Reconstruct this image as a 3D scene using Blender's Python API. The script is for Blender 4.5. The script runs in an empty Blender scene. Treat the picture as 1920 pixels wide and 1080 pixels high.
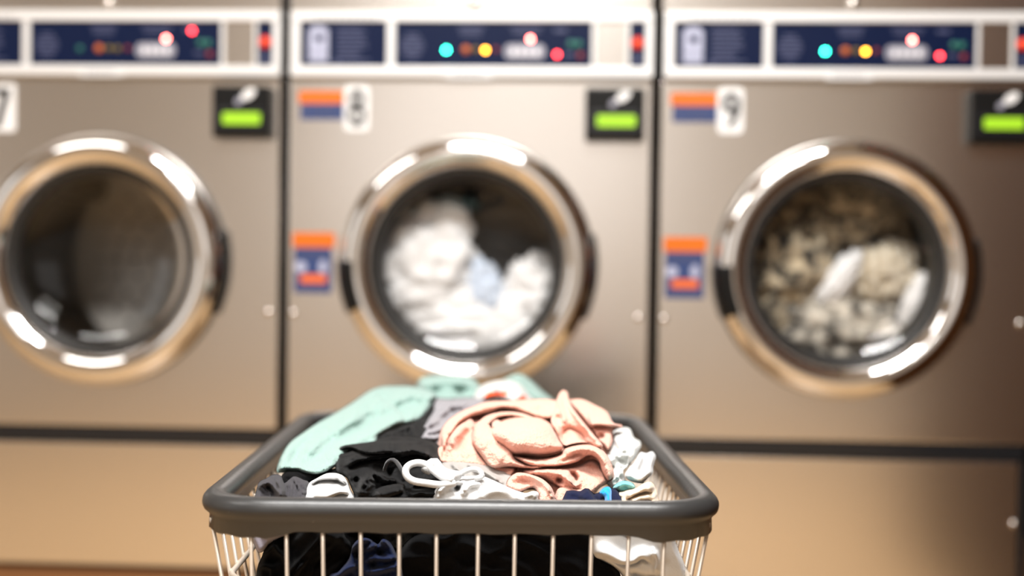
import bpy, bmesh, math, random
import numpy as np
from mathutils import Vector, Matrix

# ------------------------------------------------------------------ scene, camera, light
scene = bpy.context.scene
COL = scene.collection
random.seed(7)

FPX = 2450.0                                   # focal length in pixels of the 1920 px frame
CAM = np.array([0.22817, -2.45167, 0.903])
YAW, PITCH, ROLL = -0.05821, 0.02, 0.01299
_cy, _sy = math.cos(YAW), math.sin(YAW)
FWD = np.array([_sy * math.cos(PITCH), _cy * math.cos(PITCH), -math.sin(PITCH)])
_r0 = np.array([_cy, -_sy, 0.0])
_u0 = np.cross(_r0, FWD)
RGT = math.cos(ROLL) * _r0 + math.sin(ROLL) * _u0
UPV = math.cos(ROLL) * _u0 - math.sin(ROLL) * _r0

cam_data = bpy.data.cameras.new('camera')
cam = bpy.data.objects.new('camera', cam_data)
COL.objects.link(cam)
M = Matrix(((RGT[0], UPV[0], -FWD[0], CAM[0]), (RGT[1], UPV[1], -FWD[1], CAM[1]),
            (RGT[2], UPV[2], -FWD[2], CAM[2]), (0, 0, 0, 1)))
cam.matrix_world = M
cam_data.sensor_width = 36.0
cam_data.lens = FPX * 36.0 / 1920.0
cam_data.clip_start = 0.05
cam_data.dof.use_dof = True
cam_data.dof.focus_distance = 1.40
cam_data.dof.aperture_fstop = 1.5
scene.camera = cam

scene.view_settings.view_transform = 'Standard'
scene.view_settings.look = 'None'
scene.view_settings.gamma = 1.0
scene.view_settings.exposure = 0.3
scene.view_settings.use_curve_mapping = False
scene.cycles.use_denoising = True
scene.cycles.max_bounces = 10
scene.cycles.sample_clamp_indirect = 6.0

world = bpy.data.worlds.new('World')
scene.world = world
world.use_nodes = True
world.node_tree.nodes['Background'].inputs[0].default_value = (1.0, 0.93, 0.85, 1)
world.node_tree.nodes['Background'].inputs[1].default_value = 0.06


def area(name, loc, target, sx, sy, power, color=(1, 1, 1)):
    l = bpy.data.lights.new(name, 'AREA')
    l.shape = 'RECTANGLE'
    l.size, l.size_y = sx, sy
    l.energy = power
    l.color = color
    o = bpy.data.objects.new(name, l)
    COL.objects.link(o)
    o.location = loc
    d = Vector(target) - Vector(loc)
    o.rotation_euler = d.to_track_quat('-Z', 'Y').to_euler()
    return o


# fluorescent ceiling fittings of the laundry, added fill lamps, and the shop window behind the camera
area('ceiling_or_fill_lamp', (0.15, -1.5, 2.66), (0.15, -1.5, 0), 1.1, 0.3, 80, (1.0, 0.985, 0.965))
area('ceiling_or_fill_lamp', (-1.75, -1.85, 2.66), (-1.75, -1.85, 0), 1.25, 0.32, 20, (1.0, 0.97, 0.93))
area('ceiling_or_fill_lamp', (0.1, -2.8, 2.66), (0.1, -2.8, 0), 1.0, 0.4, 34, (1.0, 0.98, 0.95))  # added fill lamp, lifts the shade on the front of the heap
area('ceiling_or_fill_lamp', (-0.2, -4.6, 2.66), (-0.2, -4.6, 0), 1.25, 0.4, 20, (1.0, 0.97, 0.93))  # added lamp, brightens the front wall that the washer steel reflects
area('window_light', (-0.40, -5.9, 1.65), (-0.40, 0, 1.65), 2.1, 1.35, 4.5, (0.98, 0.98, 1.0))
area('window_light', (-3.35, -2.6, 1.6), (0, -1.2, 1.0), 1.4, 1.5, 6, (0.93, 0.97, 1.0))

# ------------------------------------------------------------------ materials


def nodes_of(m):
    return m.node_tree.nodes, m.node_tree.links


def mat(name, color, rough=0.5, metal=0.0, **kw):
    m = bpy.data.materials.new(name)
    m.use_nodes = True
    b = m.node_tree.nodes['Principled BSDF']
    b.inputs['Base Color'].default_value = (*color, 1)
    b.inputs['Roughness'].default_value = rough
    b.inputs['Metallic'].default_value = metal
    for k, v in kw.items():
        b.inputs[k].default_value = v
    return m


def emit(name, color, strength):
    m = mat(name, color, 0.3)
    b = m.node_tree.nodes['Principled BSDF']
    b.inputs['Emission Color'].default_value = (*color, 1)
    b.inputs['Emission Strength'].default_value = strength
    return m


def coords(m, scale=(1, 1, 1)):
    n, l = nodes_of(m)
    t = n.new('ShaderNodeTexCoord')
    mp = n.new('ShaderNodeMapping')
    mp.inputs['Scale'].default_value = scale
    l.new(t.outputs['Object'], mp.inputs['Vector'])
    return mp.outputs['Vector']


def add_bump(m, scale, strength, dist, vec_scale=(1, 1, 1), detail=3.0):
    n, l = nodes_of(m)
    no = n.new('ShaderNodeTexNoise')
    no.inputs['Scale'].default_value = scale
    no.inputs['Detail'].default_value = detail
    l.new(coords(m, vec_scale), no.inputs['Vector'])
    bp = n.new('ShaderNodeBump')
    bp.inputs['Strength'].default_value = strength
    bp.inputs['Distance'].default_value = dist
    l.new(no.outputs['Fac'], bp.inputs['Height'])
    l.new(bp.outputs['Normal'], n['Principled BSDF'].inputs['Normal'])
    return m


def noise_color(m, c1, c2, scale, vec_scale=(1, 1, 1), lo=0.35, hi=0.65, detail=4.0):
    n, l = nodes_of(m)
    no = n.new('ShaderNodeTexNoise')
    no.inputs['Scale'].default_value = scale
    no.inputs['Detail'].default_value = detail
    l.new(coords(m, vec_scale), no.inputs['Vector'])
    cr = n.new('ShaderNodeValToRGB')
    cr.color_ramp.elements[0].position = lo
    cr.color_ramp.elements[1].position = hi
    cr.color_ramp.elements[0].color = (*c1, 1)
    cr.color_ramp.elements[1].color = (*c2, 1)
    l.new(no.outputs['Fac'], cr.inputs['Fac'])
    l.new(cr.outputs['Color'], n['Principled BSDF'].inputs['Base Color'])
    return m


def fabric(name, color, bump=700, strength=0.5, dist=0.0015, sheen=0.3, rough=0.95):
    m = mat(name, color, rough)
    b = m.node_tree.nodes['Principled BSDF']
    b.inputs['Sheen Weight'].default_value = sheen
    b.inputs['Specular IOR Level'].default_value = 0.15
    add_bump(m, bump, strength, dist)
    return m


STEEL = mat('brushed_steel', (0.82, 0.785, 0.745), 0.22, 1.0)
add_bump(STEEL, 30, 0.025, 0.001, (1.5, 1, 40))
STEEL_SMOOTH = mat('satin_steel', (0.74, 0.70, 0.65), 0.22, 1.0)
CHROME = mat('polished_chrome', (0.86, 0.85, 0.84), 0.07, 1.0)
ALU = mat('pale_aluminium', (0.78, 0.78, 0.78), 0.45, 0.35)
SHELL = mat('dark_shell', (0.01, 0.01, 0.011), 0.6)
GLOSS_BLACK = mat('glossy_black', (0.012, 0.013, 0.015), 0.18)
RUBBER = mat('black_rubber', (0.012, 0.011, 0.010), 0.5)
BLACK_PLASTIC = mat('black_plastic', (0.006, 0.006, 0.006), 0.4, **{'Specular IOR Level': 0.2})
NAVY_FACE = mat('navy_panel', (0.0035, 0.009, 0.038), 0.35, **{'Specular IOR Level': 0.15})
NAVY_STK = mat('navy_sticker', (0.025, 0.05, 0.16), 0.4)
ORANGE = mat('orange_sticker', (0.66, 0.14, 0.002), 0.45)
ORANGE_DK = mat('orange_print', (0.75, 0.14, 0.02), 0.45)
PRINT = mat('pale_print', (0.42, 0.44, 0.58), 0.5)
PRINT_DIM = mat('dim_print', (0.055, 0.065, 0.14), 0.5)
GREY_PRINT = mat('grey_print', (0.38, 0.38, 0.40), 0.5)
WHITE_STK = mat('white_sticker', (0.82, 0.82, 0.82), 0.4)
INK = mat('black_ink', (0.01, 0.01, 0.01), 0.4)
KEY = mat('grey_keys', (0.30, 0.30, 0.36), 0.4)
KEY_LT = mat('pale_keys', (0.62, 0.62, 0.66), 0.4)
LCD = emit('green_screen', (0.27, 0.52, 0.02), 0.42)
L_TEAL = emit('teal_light', (0.03, 0.95, 0.60), 24)
L_AMBER = emit('amber_light', (1.0, 0.40, 0.02), 16)
L_RED = emit('red_light', (1.0, 0.045, 0.05), 13)
L_PINK = emit('bright_red_light', (1.0, 0.16, 0.13), 28)
OFF_ORANGE = mat('unlit_orange', (0.55, 0.12, 0.01), 0.35)
OFF_OLIVE = mat('unlit_olive', (0.16, 0.11, 0.01), 0.35)
OFF_RED = mat('unlit_red', (0.22, 0.015, 0.015), 0.35)
OFF_GREEN = mat('unlit_green', (0.01, 0.13, 0.10), 0.35)
STOP_RED = mat('red_button', (0.90, 0.055, 0.008), 0.3)
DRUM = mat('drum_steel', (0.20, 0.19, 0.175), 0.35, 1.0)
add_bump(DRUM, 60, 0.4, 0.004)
PLASTIC = mat('grey_plastic', (0.037, 0.037, 0.037), 0.36)
add_bump(PLASTIC, 90, 0.12, 0.002)
noise_color(PLASTIC, (0.029, 0.029, 0.029), (0.16, 0.155, 0.15), 70, lo=.70, hi=.78, detail=5)
WIRE = mat('chromed_wire', (0.86, 0.76, 0.65), 0.4, 0.55)

GLASS = bpy.data.materials.new('door_glass')
GLASS.use_nodes = True
_n, _l = nodes_of(GLASS)
_n.remove(_n['Principled BSDF'])
_tr = _n.new('ShaderNodeBsdfTransparent')
_tr.inputs[0].default_value = (0.93, 0.93, 0.93, 1)
_gl = _n.new('ShaderNodeBsdfGlossy')
_gl.inputs['Roughness'].default_value = 0.04
_fr = _n.new('ShaderNodeFresnel')
_fr.inputs[0].default_value = 1.45
_mx = _n.new('ShaderNodeMixShader')
_l.new(_fr.outputs[0], _mx.inputs[0])
_l.new(_tr.outputs[0], _mx.inputs[1])
_l.new(_gl.outputs[0], _mx.inputs[2])
_l.new(_mx.outputs[0], _n['Material Output'].inputs['Surface'])

# ------------------------------------------------------------------ object helpers


def link(name, me, parent=None):
    o = bpy.data.objects.new(name, me)
    COL.objects.link(o)
    if parent is not None:
        o.parent = parent
    return o


def tag(o, label=None, cat=None, group=None, kind=None):
    if label:
        o['label'] = label
    if cat:
        o['category'] = cat
    if group:
        o['group'] = group
    if kind:
        o['kind'] = kind
    return o


def empty(name, loc):
    o = link(name, None)
    o.location = loc
    o.empty_display_size = 0.1
    return o


class MB:
    """collects shapes into one mesh"""

    def __init__(self):
        self.v, self.f, self.m, self.s = [], [], [], []

    def add(self, verts, faces, mi=0, smooth=False):
        o = len(self.v)
        self.v += [tuple(map(float, p)) for p in verts]
        self.f += [tuple(int(i) + o for i in f) for f in faces]
        self.m += [mi] * len(faces)
        self.s += [smooth] * len(faces)
        return self

    def box(self, x0, x1, y0, y1, z0, z1, mi=0):
        v = [(x, y, z) for z in (z0, z1) for y in (y0, y1) for x in (x0, x1)]
        f = [(0, 2, 3, 1), (4, 5, 7, 6), (0, 1, 5, 4), (2, 6, 7, 3), (0, 4, 6, 2), (1, 3, 7, 5)]
        return self.add(v, f, mi)

    def plate(self, pts, y0, y1, mi=0):
        """prism of an (x,z) outline (counter-clockwise seen from -y) from y0 (front) to y1"""
        n = len(pts)
        v = [(x, y0, z) for x, z in pts] + [(x, y1, z) for x, z in pts]
        f = [tuple(range(n)), tuple(range(2 * n - 1, n - 1, -1))]
        f += [(i, i + n, (i + 1) % n + n, (i + 1) % n) for i in range(n)]
        return self.add(v, f, mi)

    def disc(self, cx, cz, rx, rz, y0, y1, mi=0, rot=0.0, n=28):
        c, s = math.cos(rot), math.sin(rot)
        p = []
        for i in range(n):
            a = 2 * math.pi * i / n
            x, z = rx * math.cos(a), rz * math.sin(a)
            p.append((cx + c * x - s * z, cz + s * x + c * z))
        return self.plate(p, y0, y1, mi)

    def rrect(self, x0, x1, z0, z1, r, y0, y1, mi=0):
        p = []
        for cx, cz, a0 in ((x1 - r, z0 + r, -90), (x1 - r, z1 - r, 0), (x0 + r, z1 - r, 90), (x0 + r, z0 + r, 180)):
            for k in range(6):
                a = math.radians(a0 + 18 * k)
                p.append((cx + r * math.cos(a), cz + r * math.sin(a)))
        return self.plate(p, y0, y1, mi)

    def lathe(self, prof, mi=0, n=96, cx=0.0, cz=0.0, a0=0.0, a1=2 * math.pi, closed=True, smooth=True):
        """profile of (r, y) turned about the y axis through (cx, cz)"""
        full = abs(a1 - a0 - 2 * math.pi) < 1e-6
        k = n if full else n + 1
        v = []
        for i in range(k):
            a = a0 + (a1 - a0) * i / n
            for r, y in prof:
                v.append((cx + r * math.cos(a), y, cz + r * math.sin(a)))
        m = len(prof)
        f = []
        for i in range(n):
            j = (i + 1) % k
            for q in range(m if closed else m - 1):
                q2 = (q + 1) % m
                f.append((i * m + q, i * m + q2, j * m + q2, j * m + q))
        if not full and closed:
            f.append(tuple(range(m)))
            f.append(tuple(range(k * m - 1, (k - 1) * m - 1, -1)))
        return self.add(v, f, mi, smooth)

    def tube(self, pts, r, n=8, mi=0, closed=False, flat=1.0, up=(0, 0, 1)):
        pts = [np.array(p, float) for p in pts]
        k = len(pts)
        rr = r if hasattr(r, '__len__') else [r] * k
        v = []
        for i, p in enumerate(pts):
            if closed:
                t = pts[(i + 1) % k] - pts[i - 1]
            else:
                t = pts[min(i + 1, k - 1)] - pts[max(i - 1, 0)]
            t = t / (np.linalg.norm(t) + 1e-12)
            a = np.array(up, float)
            if abs(t @ a) > 0.95:
                a = np.array((1.0, 0, 0))
            s = np.cross(t, a)
            s /= np.linalg.norm(s)
            b = np.cross(s, t)
            for j in range(n):
                an = 2 * math.pi * j / n
                v.append(p + rr[i] * (s * math.cos(an) * flat + b * math.sin(an)))
        f = []
        for i in range(k if closed else k - 1):
            i2 = (i + 1) % k
            for j in range(n):
                j2 = (j + 1) % n
                f.append((i * n + j, i * n + j2, i2 * n + j2, i2 * n + j))
        if not closed:
            f.append(tuple(range(n - 1, -1, -1)))
            f.append(tuple(range((k - 1) * n, k * n)))
        return self.add(v, f, mi, True)

    def build(self, name, mats, parent=None, bevel=0.0, subsurf=0):
        me = bpy.data.meshes.new(name)
        me.from_pydata(self.v, [], self.f)
        for m in (mats if isinstance(mats, (list, tuple)) else [mats]):
            me.materials.append(m)
        me.polygons.foreach_set('material_index', self.m)
        me.polygons.foreach_set('use_smooth', self.s)
        bm = bmesh.new()
        bm.from_mesh(me)
        bmesh.ops.recalc_face_normals(bm, faces=bm.faces)
        bm.to_mesh(me)
        bm.free()
        me.update()
        o = link(name, me, parent)
        if bevel:
            b = o.modifiers.new('bevel', 'BEVEL')
            b.width = bevel
            b.segments = 3
            b.limit_method = 'ANGLE'
            b.angle_limit = math.radians(40)
        if subsurf:
            s = o.modifiers.new('sub', 'SUBSURF')
            s.levels = s.render_levels = subsurf
        return o


def digit(mb, ch, cx, cz, w, h, t, y0, y1):
    """one condensed figure drawn as closed bands"""
    def band(mx, mz, rx, rz, a0, a1, n=40):
        full = abs(a1 - a0) >= 360
        v, f = [], []
        k = n if full else n + 1
        for i in range(k):
            a = math.radians(a0 + (a1 - a0) * i / n)
            for q in (-.5, .5):
                for y in (y0, y1):
                    v.append((mx + (rx + q * t) * math.cos(a), y, mz + (rz + q * t * (1.25 if ch == '8' else .9)) * math.sin(a)))
        for i in range(n):
            j = (i + 1) % k
            for a, b in ((0, 1), (1, 3), (3, 2), (2, 0)):
                f.append((i * 4 + a, i * 4 + b, j * 4 + b, j * 4 + a))
        mb.add(v, f)
    rx = w / 2 - t / 2
    if ch == '8':
        r1, r2 = h * .235 - t * .2, h * .265 - t * .2
        band(cx, cz + h * .245, rx * .88, r1, 0, 360)
        band(cx, cz - h * .225, rx, r2, 0, 360)
    elif ch == '9':
        band(cx, cz + h * .20, rx, h * .28 - t * .3, 0, 360)
        band(cx - rx * .4, cz + h * .12, rx * 1.4, h * .60 - t * .4, -95, 6)
    else:
        mb.plate([(cx - w / 2, cz + h / 2 - t), (cx + w / 2 - t * 1.1, cz + h / 2 - t), (cx - w * .22, cz - h / 2), (cx - w * .22 + t * 1.15, cz - h / 2),
                  (cx + w / 2, cz + h / 2 - t * .9), (cx + w / 2, cz + h / 2), (cx - w / 2, cz + h / 2)], y0, y1)
    return mb


# ------------------------------------------------------------------ the room
PLY = 0.0          # washer fronts stand on y = 0
BASE = 0.305       # top of the plinth they stand on


def room():
    fl = mat('tan_tile', (0.55, 0.36, 0.19), 0.35)
    n, l = nodes_of(fl)
    br = n.new('ShaderNodeTexBrick')
    br.offset = 0.0
    br.inputs['Color1'].default_value = (0.54, 0.35, 0.18, 1)
    br.inputs['Color2'].default_value = (0.48, 0.31, 0.155, 1)
    br.inputs['Mortar'].default_value = (0.30, 0.22, 0.14, 1)
    br.inputs['Scale'].default_value = 1.0
    br.inputs['Brick Width'].default_value = 0.3
    br.inputs['Row Height'].default_value = 0.3
    br.inputs['Mortar Size'].default_value = 0.004
    l.new(coords(fl), br.inputs['Vector'])
    l.new(br.outputs['Color'], n['Principled BSDF'].inputs['Base Color'])
    cream = mat('cream_paint', (0.58, 0.54, 0.49), 0.7)
    white = mat('ceiling_white', (0.62, 0.61, 0.60), 0.8)
    wood = noise_color(mat('dark_wood', (0.12, 0.05, 0.02), 0.8, **{'Specular IOR Level': 0.03}), (0.022, 0.008, 0.002), (0.048, 0.018, 0.005), 3, (12, 12, 0.6))
    tile = mat('brown_tile', (0.20, 0.085, 0.03), 0.4)
    X0, X1, Y0, Y1, H = -3.5, 3.4, -6.1, 0.95, 2.75

    def st(name, m, *b):
        return tag(MB().box(*b).build(name, m), kind='structure')
    st('floor', fl, X0, X1, Y0, Y1, -0.1, 0)
    st('ceiling', white, X0, X1, Y0, Y1, H, H + 0.1)
    st('wall_back', cream, X0, X1, Y1, Y1 + 0.1, 0, H)
    st('wall_left', cream, X0 - 0.1, X0, Y0, Y1, 0, H)
    st('wall_right', wood, 1.22, 1.32, -1.7, Y1, 0, H)
    st('wall_side', cream, X1, X1 + 0.1, Y0, Y1, 0, H)
    st('wall_front', mat('pale_paint', (0.74, 0.72, 0.69), 0.7), X0, X1, Y0 - 0.1, Y0, 0, H)
    tag(MB().box(-1.45, 1.45, 0.01, 0.90, 0, BASE - 0.006).build('trim_1', tile, bevel=0.006), kind='structure')


room()

# ------------------------------------------------------------------ washers
PITCHX = 0.70
DZ = 0.897         # door centre height
HOLE = 0.20


def front_panel_mesh(x0, x1, z0, z1, yf, yb):
    mb = MB()
    n = 96
    ring, out = [], []
    for i in range(n):
        a = 2 * math.pi * i / n
        c, s = math.cos(a), math.sin(a)
        ring.append((HOLE * c, DZ + HOLE * s))
        t = min((x1 if c > 0 else -x0) / max(abs(c), 1e-6), ((z1 - DZ) if s > 0 else (DZ - z0)) / max(abs(s), 1e-6))
        out.append((t * c, DZ + t * s))
    # pull the nearest spokes onto the true corners
    for cx, cz in ((x0, z0), (x0, z1), (x1, z0), (x1, z1)):
        k = min(range(n), key=lambda i: (out[i][0] - cx) ** 2 + (out[i][1] - cz) ** 2)
        out[k] = (cx, cz)
    v = []
    for y in (yf, yb):
        v += [(x, y, z) for x, z in ring] + [(x, y, z) for x, z in out]
    f = []
    for i in range(n):
        j = (i + 1) % n
        f += [(i, j, n + j, n + i), (2 * n + i, 3 * n + i, 3 * n + j, 2 * n + j),
              (i, 2 * n + i, 2 * n + j, j), (n + i, n + j, 3 * n + j, 3 * n + i)]
    return mb.add(v, f)


def arc(cx, cy, rx, ry, a0, a1, n):
    return [(cx + rx * math.cos(math.radians(a0 + (a1 - a0) * i / n)), cy + ry * math.sin(math.radians(a0 + (a1 - a0) * i / n)))
            for i in range(n + 1)]


def make_washer(idx, number, lit, label):
    t = empty('washing_machine', (idx * PITCHX, 0, BASE))
    tag(t, label, 'washing machine', 'steel washing machines in a row')
    root = t
    base = Vector((0, 0, -BASE))       # parts below are written in world heights

    def B(mb, name, mats, parent=None, **k):
        o = mb.build(name, mats, parent if parent is not None else root, **k)
        if parent is None:
            o.location = base
        return o
    W = 0.3415
    # shell: sides, back, top, bottom around the drum
    mb = MB()
    mb.box(-W + .004, -W + .012, .006, .72, .31, 1.56).box(W - .012, W - .004, .006, .72, .31, 1.56)
    mb.box(-W + .012, W - .012, .712, .72, .31, 1.56).box(-W + .012, W - .012, .006, .712, 1.552, 1.56)
    mb.box(-W + .012, W - .012, .012, .712, .31, .318).box(-W + .012, W - .012, .03, .04, .318, .57)
    B(mb, 'cabinet_shell', SHELL)
    B(front_panel_mesh(-W, W, .578, 1.2435, 0, .012), 'front_panel', STEEL, bevel=.003)
    B(MB().box(-W + .012, W - .016, 0, .012, .310, .5455), 'lower_panel', STEEL, bevel=.003)
    B(MB().box(-W + .004, W - .004, .003, .02, .5465, .577), 'dark_trim', GLOSS_BLACK, bevel=.004)
    tp = B(MB().box(-W, W, 0, .012, 1.372, 1.558), 'top_panel', STEEL, bevel=.003)
    lk = MB().lathe([(.0001, -.010), (.008, -.010), (.010, -.006), (.010, 0.0)], n=20, cx=0.008, cz=1.386, closed=False)
    lk.build('lock', STEEL_SMOOTH, tp)
    # bolts on the front edge
    for bx, bz in ((.322, .802), (-.33, .80), (.318, .432)):
        B(MB().lathe([(.0001, -.004), (.005, -.0035), (.007, 0)], n=16, cx=bx, cz=bz, closed=False), 'bolt', STEEL_SMOOTH)
    # ---- control panel
    y = -.012
    cp = MB()
    cp.box(-W + .004, W + .001, y + .004, .010, 1.2455, 1.3705)
    cp.box(-W + .004, W + .001, y - .004, y + .006, 1.3505, 1.3685)
    cp.box(-W + .004, W + .001, y - .004, y + .006, 1.2475, 1.2665)
    cp.box(-.1545, -.1395, y - .002, y + .004, 1.2665, 1.3505)
    cp.box(-W + .004, -.3195, y - .002, y + .006, 1.2665, 1.3505)
    cp.box(.2295, .2365, y - .002, y + .006, 1.2665, 1.3505)
    cp.box(.2925, .2985, y - .002, y + .006, 1.2665, 1.3505)
    cp.box(.3285, W + .001, y - .002, y + .006, 1.2665, 1.3505)
    panel = B(cp, 'control_panel', ALU, bevel=.0015)
    MB().box(.237, .292, y + .002, y + .006, 1.267, 1.350).build('steel_insert', STEEL, panel)
    # instruction label: washer pictogram and lines of small print
    il = MB()
    yl = y + .001
    il.box(-.3185, -.1555, yl, yl + .004, 1.2675, 1.3495)
    il.plate([(-.303, 1.276), (-.266, 1.276), (-.266, 1.334)] + arc(-.2845, 1.330, .0185, .012, 20, 160, 8) + [(-.303, 1.334)], yl - .0006, yl, 1)
    il.disc(-.2830, 1.319, .0075, .0085, yl - .0010, yl - .0006, 2, rot=.6)
    il.box(-.302, -.267, yl - .0010, yl - .0006, 1.2915, 1.2930, 2)
    rnd = random.Random(3)
    for k in range(8):
        z = 1.337 - k * .0085
        il.box(-.250, -.195 + rnd.uniform(-.012, .012), yl - .0006, yl, z - .0018, z + .0018, 3)
    il.disc(-.249, 1.2745, .005, .005, yl - .0008, yl - .0002, 3)
    il.build('instruction_label', [NAVY_FACE, PRINT, NAVY_FACE, PRINT_DIM], panel)
    # programme label with dim print, unlit lamps and the key strip
    pl = MB()
    pl.box(-.1385, .2285, yl, yl + .004, 1.2675, 1.3495)
    for k, ww in enumerate((.012, .018, .022, .022, .018, .012)):
        pl.box(-.107 - ww, -.107 + ww, yl - .0006, yl, 1.325 - k * .008 - .002, 1.325 - k * .008 + .002, 1)
    for k in range(3):
        pl.box(-.022 + .003 * k, .028 - .003 * k, yl - .0006, yl, 1.339 - k * .007, 1.342 - k * .007, 1)
        pl.box(.075 + .004 * k, .138 - .005 * k, yl - .0006, yl, 1.340 - k * .007, 1.3425 - k * .007, 1)
    pl.box(.158, .182, yl - .0006, yl, 1.332, 1.338, 1)
    pl.box(.178, .196, yl - .0006, yl, 1.288, 1.293, 1)
    pl.build('programme_label', [NAVY_FACE, PRINT_DIM], panel)
    kp = MB().rrect(.066, .142, 1.281, 1.3085, .011, yl - .002, yl)
    for k in range(4):
        kp.disc(.083 + .0145 * k, 1.2945, .0052, .0085, yl - .0035, yl - .002, 1)
    kp.build('key_strip', [KEY, KEY_LT], panel)
    sl = MB().box(.2995, .3275, yl, yl + .004, 1.2675, 1.3495).box(.306, .321, yl - .0006, yl, 1.278, 1.288, 1)
    sl.build('stop_label', [NAVY_FACE, PRINT_DIM], panel)
    MB().lathe([(.0001, -.016), (.008, -.0155), (.0115, -.011), (.0115, 0)], n=28, cx=.3135, cz=1.311, closed=False).build('stop_button', STOP_RED, panel)

    def lamp(x, z, m, name, r=.0042, lb=None):
        o = MB().lathe([(.0001, yl - .0035), (r * .6, yl - .0031), (r, yl - .0015), (r, yl)], n=20, cx=x, cz=z, closed=False).build(name, m, panel)
        if lb:
            o['label'] = lb
        return o
    if lit:
        lamp(-.0429, 1.2975, L_TEAL, 'indicator_light', lb='lit teal indicator light')
        lamp(.0304, 1.2975, L_AMBER, 'indicator_light', lb='lit amber indicator light')
        lamp(.1142, 1.3185, L_PINK, 'indicator_light', lb='bright red indicator light')
        lamp(.1645, 1.2898, L_RED, 'indicator_light', lb='lit red indicator light')
    else:
        lamp(.1240, 1.3170, L_PINK, 'indicator_light', lb='bright red indicator light')
        lamp(.1735, 1.3320, L_RED, 'indicator_light', lb='lit red indicator light')
        lamp(-.0429, 1.2975, OFF_GREEN, 'indicator_light', .006)
        lamp(.030, 1.2975, OFF_OLIVE, 'indicator_light', .006)
    lamp(-.006, 1.2985, OFF_ORANGE, 'indicator_light', .0075)
    lamp(.013, 1.2985, OFF_OLIVE, 'indicator_light', .006)
    lamp(.050, 1.2985, OFF_RED, 'indicator_light', .005)
    lamp(.190, 1.3095, OFF_GREEN, 'indicator_light', .007)
    lamp(.204, 1.3090, OFF_GREEN, 'indicator_light', .007)
    lamp(.208, 1.2880, OFF_RED, 'indicator_light', .006)
    np_ = MB().rrect(-.042, .043, 1.2445, 1.2600, .002, y - .0062, y - .0032)
    for k in range(6):
        np_.box(-.028 + .0095 * k, -.022 + .0095 * k, y - .0066, y - .0062, 1.2490, 1.2560, 1)
    np_.build('name_plate', [ALU, GREY_PRINT], panel)
    mp = MB()
    for k in range(9):
        mp.box(-.29 + .0135 * k, -.281 + .0135 * k, y - .0048, y - .0038, 1.3545, 1.3585)
    mp.build('panel_print', GREY_PRINT, panel)
    # ---- stickers
    if number != '7':
        ns = B(MB().rrect(-.2365, -.1885, 1.146, 1.232, .010, -.0016, -.0002), 'number_sticker', WHITE_STK)
        nx, nz, nh, sq = -.2120, 1.190, .064, .52
        s = MB().box(-.3235, -.2375, -.0012, -.0002, 1.1975, 1.2215)
        s.box(-.3200, -.2375, -.0012, -.0002, 1.1670, 1.1975, 1)
        s.disc(-.312, 1.183, .005, .0075, -.0016, -.0010, 2)
        for k in range(3):
            s.box(-.300, -.248, -.0016, -.0010, 1.1885 - .0062 * k - .0012, 1.1885 - .0062 * k + .0012, 2)
        o = B(s, 'instruction_sticker', [ORANGE, NAVY_STK, PRINT_DIM])
        o['label'] = 'orange and navy sticker beside the number'
        s = MB().box(-.3325, -.2520, -.0012, -.0002, .9255, .9535)
        s.box(-.3290, -.2570, -.0012, -.0002, .8390, .9255, 1)
        s.box(-.3235, -.2630, -.0016, -.0010, .9080, .9120, 2).box(-.3235, -.2630, -.0016, -.0010, .9150, .9185, 2)
        s.rrect(-.3270, -.3060, .8790, .8980, .006, -.0016, -.0010, 3)
        s.disc(-.2740, .8890, .0075, .0130, -.0016, -.0010, 3)
        s.box(-.3170, -.2670, -.0016, -.0010, .8580, .8740, 4)
        s.box(-.3200, -.2660, -.0016, -.0010, .8480, .8515, 2)
        o = B(s, 'warning_sticker', [ORANGE, NAVY_STK, PRINT_DIM, PRINT, ORANGE_DK])
        o['label'] = 'orange and navy sticker with pale pictograms beside the door'
    else:
        ns = B(MB().rrect(-.2420, -.1720, 1.140, 1.232, .006, -.0016, -.0002), 'number_sticker', WHITE_STK)
        nx, nz, nh, sq = -.2060, 1.186, .074, .62
    digit(MB(), number, nx, nz, nh * sq, nh, nh * (.15 if number == '8' else .18), -.0026, -.0016).build('number', INK, ns)
    # ---- card reader
    cr = MB().box(.2185, .3275, -.030, 0, 1.1300, 1.2265)
    reader = B(cr, 'card_reader', BLACK_PLASTIC, bevel=.004)
    MB().box(.228, .318, -.0325, -.0295, 1.143, 1.186).build('screen_bezel', GLOSS_BLACK, reader, bevel=.001)
    MB().rrect(.2400, .3110, 1.1545, 1.1755, .003, -.0345, -.0320).build('screen', LCD, reader)
    em = MB().disc(.2880, 1.2105, .0150, .0085, -.0325, -.0298, 0, rot=.6)
    em.disc(.2700, 1.1975, .0085, .0060, -.0322, -.0298, 1, rot=.8)
    em.build('card_emblem', [WHITE_STK, KEY], reader)
    # ---- drum
    d = MB().lathe([(HOLE, .012), (HOLE, .040), (.235, .052), (.255, .07), (.255, .45), (.24, .47), (.0001, .485)], closed=False, cz=DZ)
    for k in range(3):
        a = math.radians(20 + 120 * k)
        ca, sa = math.cos(a), math.sin(a)
        pts = []
        for (rr, tt) in ((.256, -.045), (.215, -.012), (.215, .012), (.256, .045)):
            pts.append((rr * ca - tt * sa, DZ + rr * sa + tt * ca))
        d.plate(pts, .09, .44)
    for ringr, cnt in ((.06, 10), (.10, 16), (.14, 22), (.18, 28)):
        for k in range(cnt):
            a = 2 * math.pi * k / cnt
            d.disc(ringr * math.cos(a), DZ + ringr * math.sin(a), .0045, .0045, .460, .4615, 1, n=8)
    drum = B(d, 'drum', [DRUM, SHELL])
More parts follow.
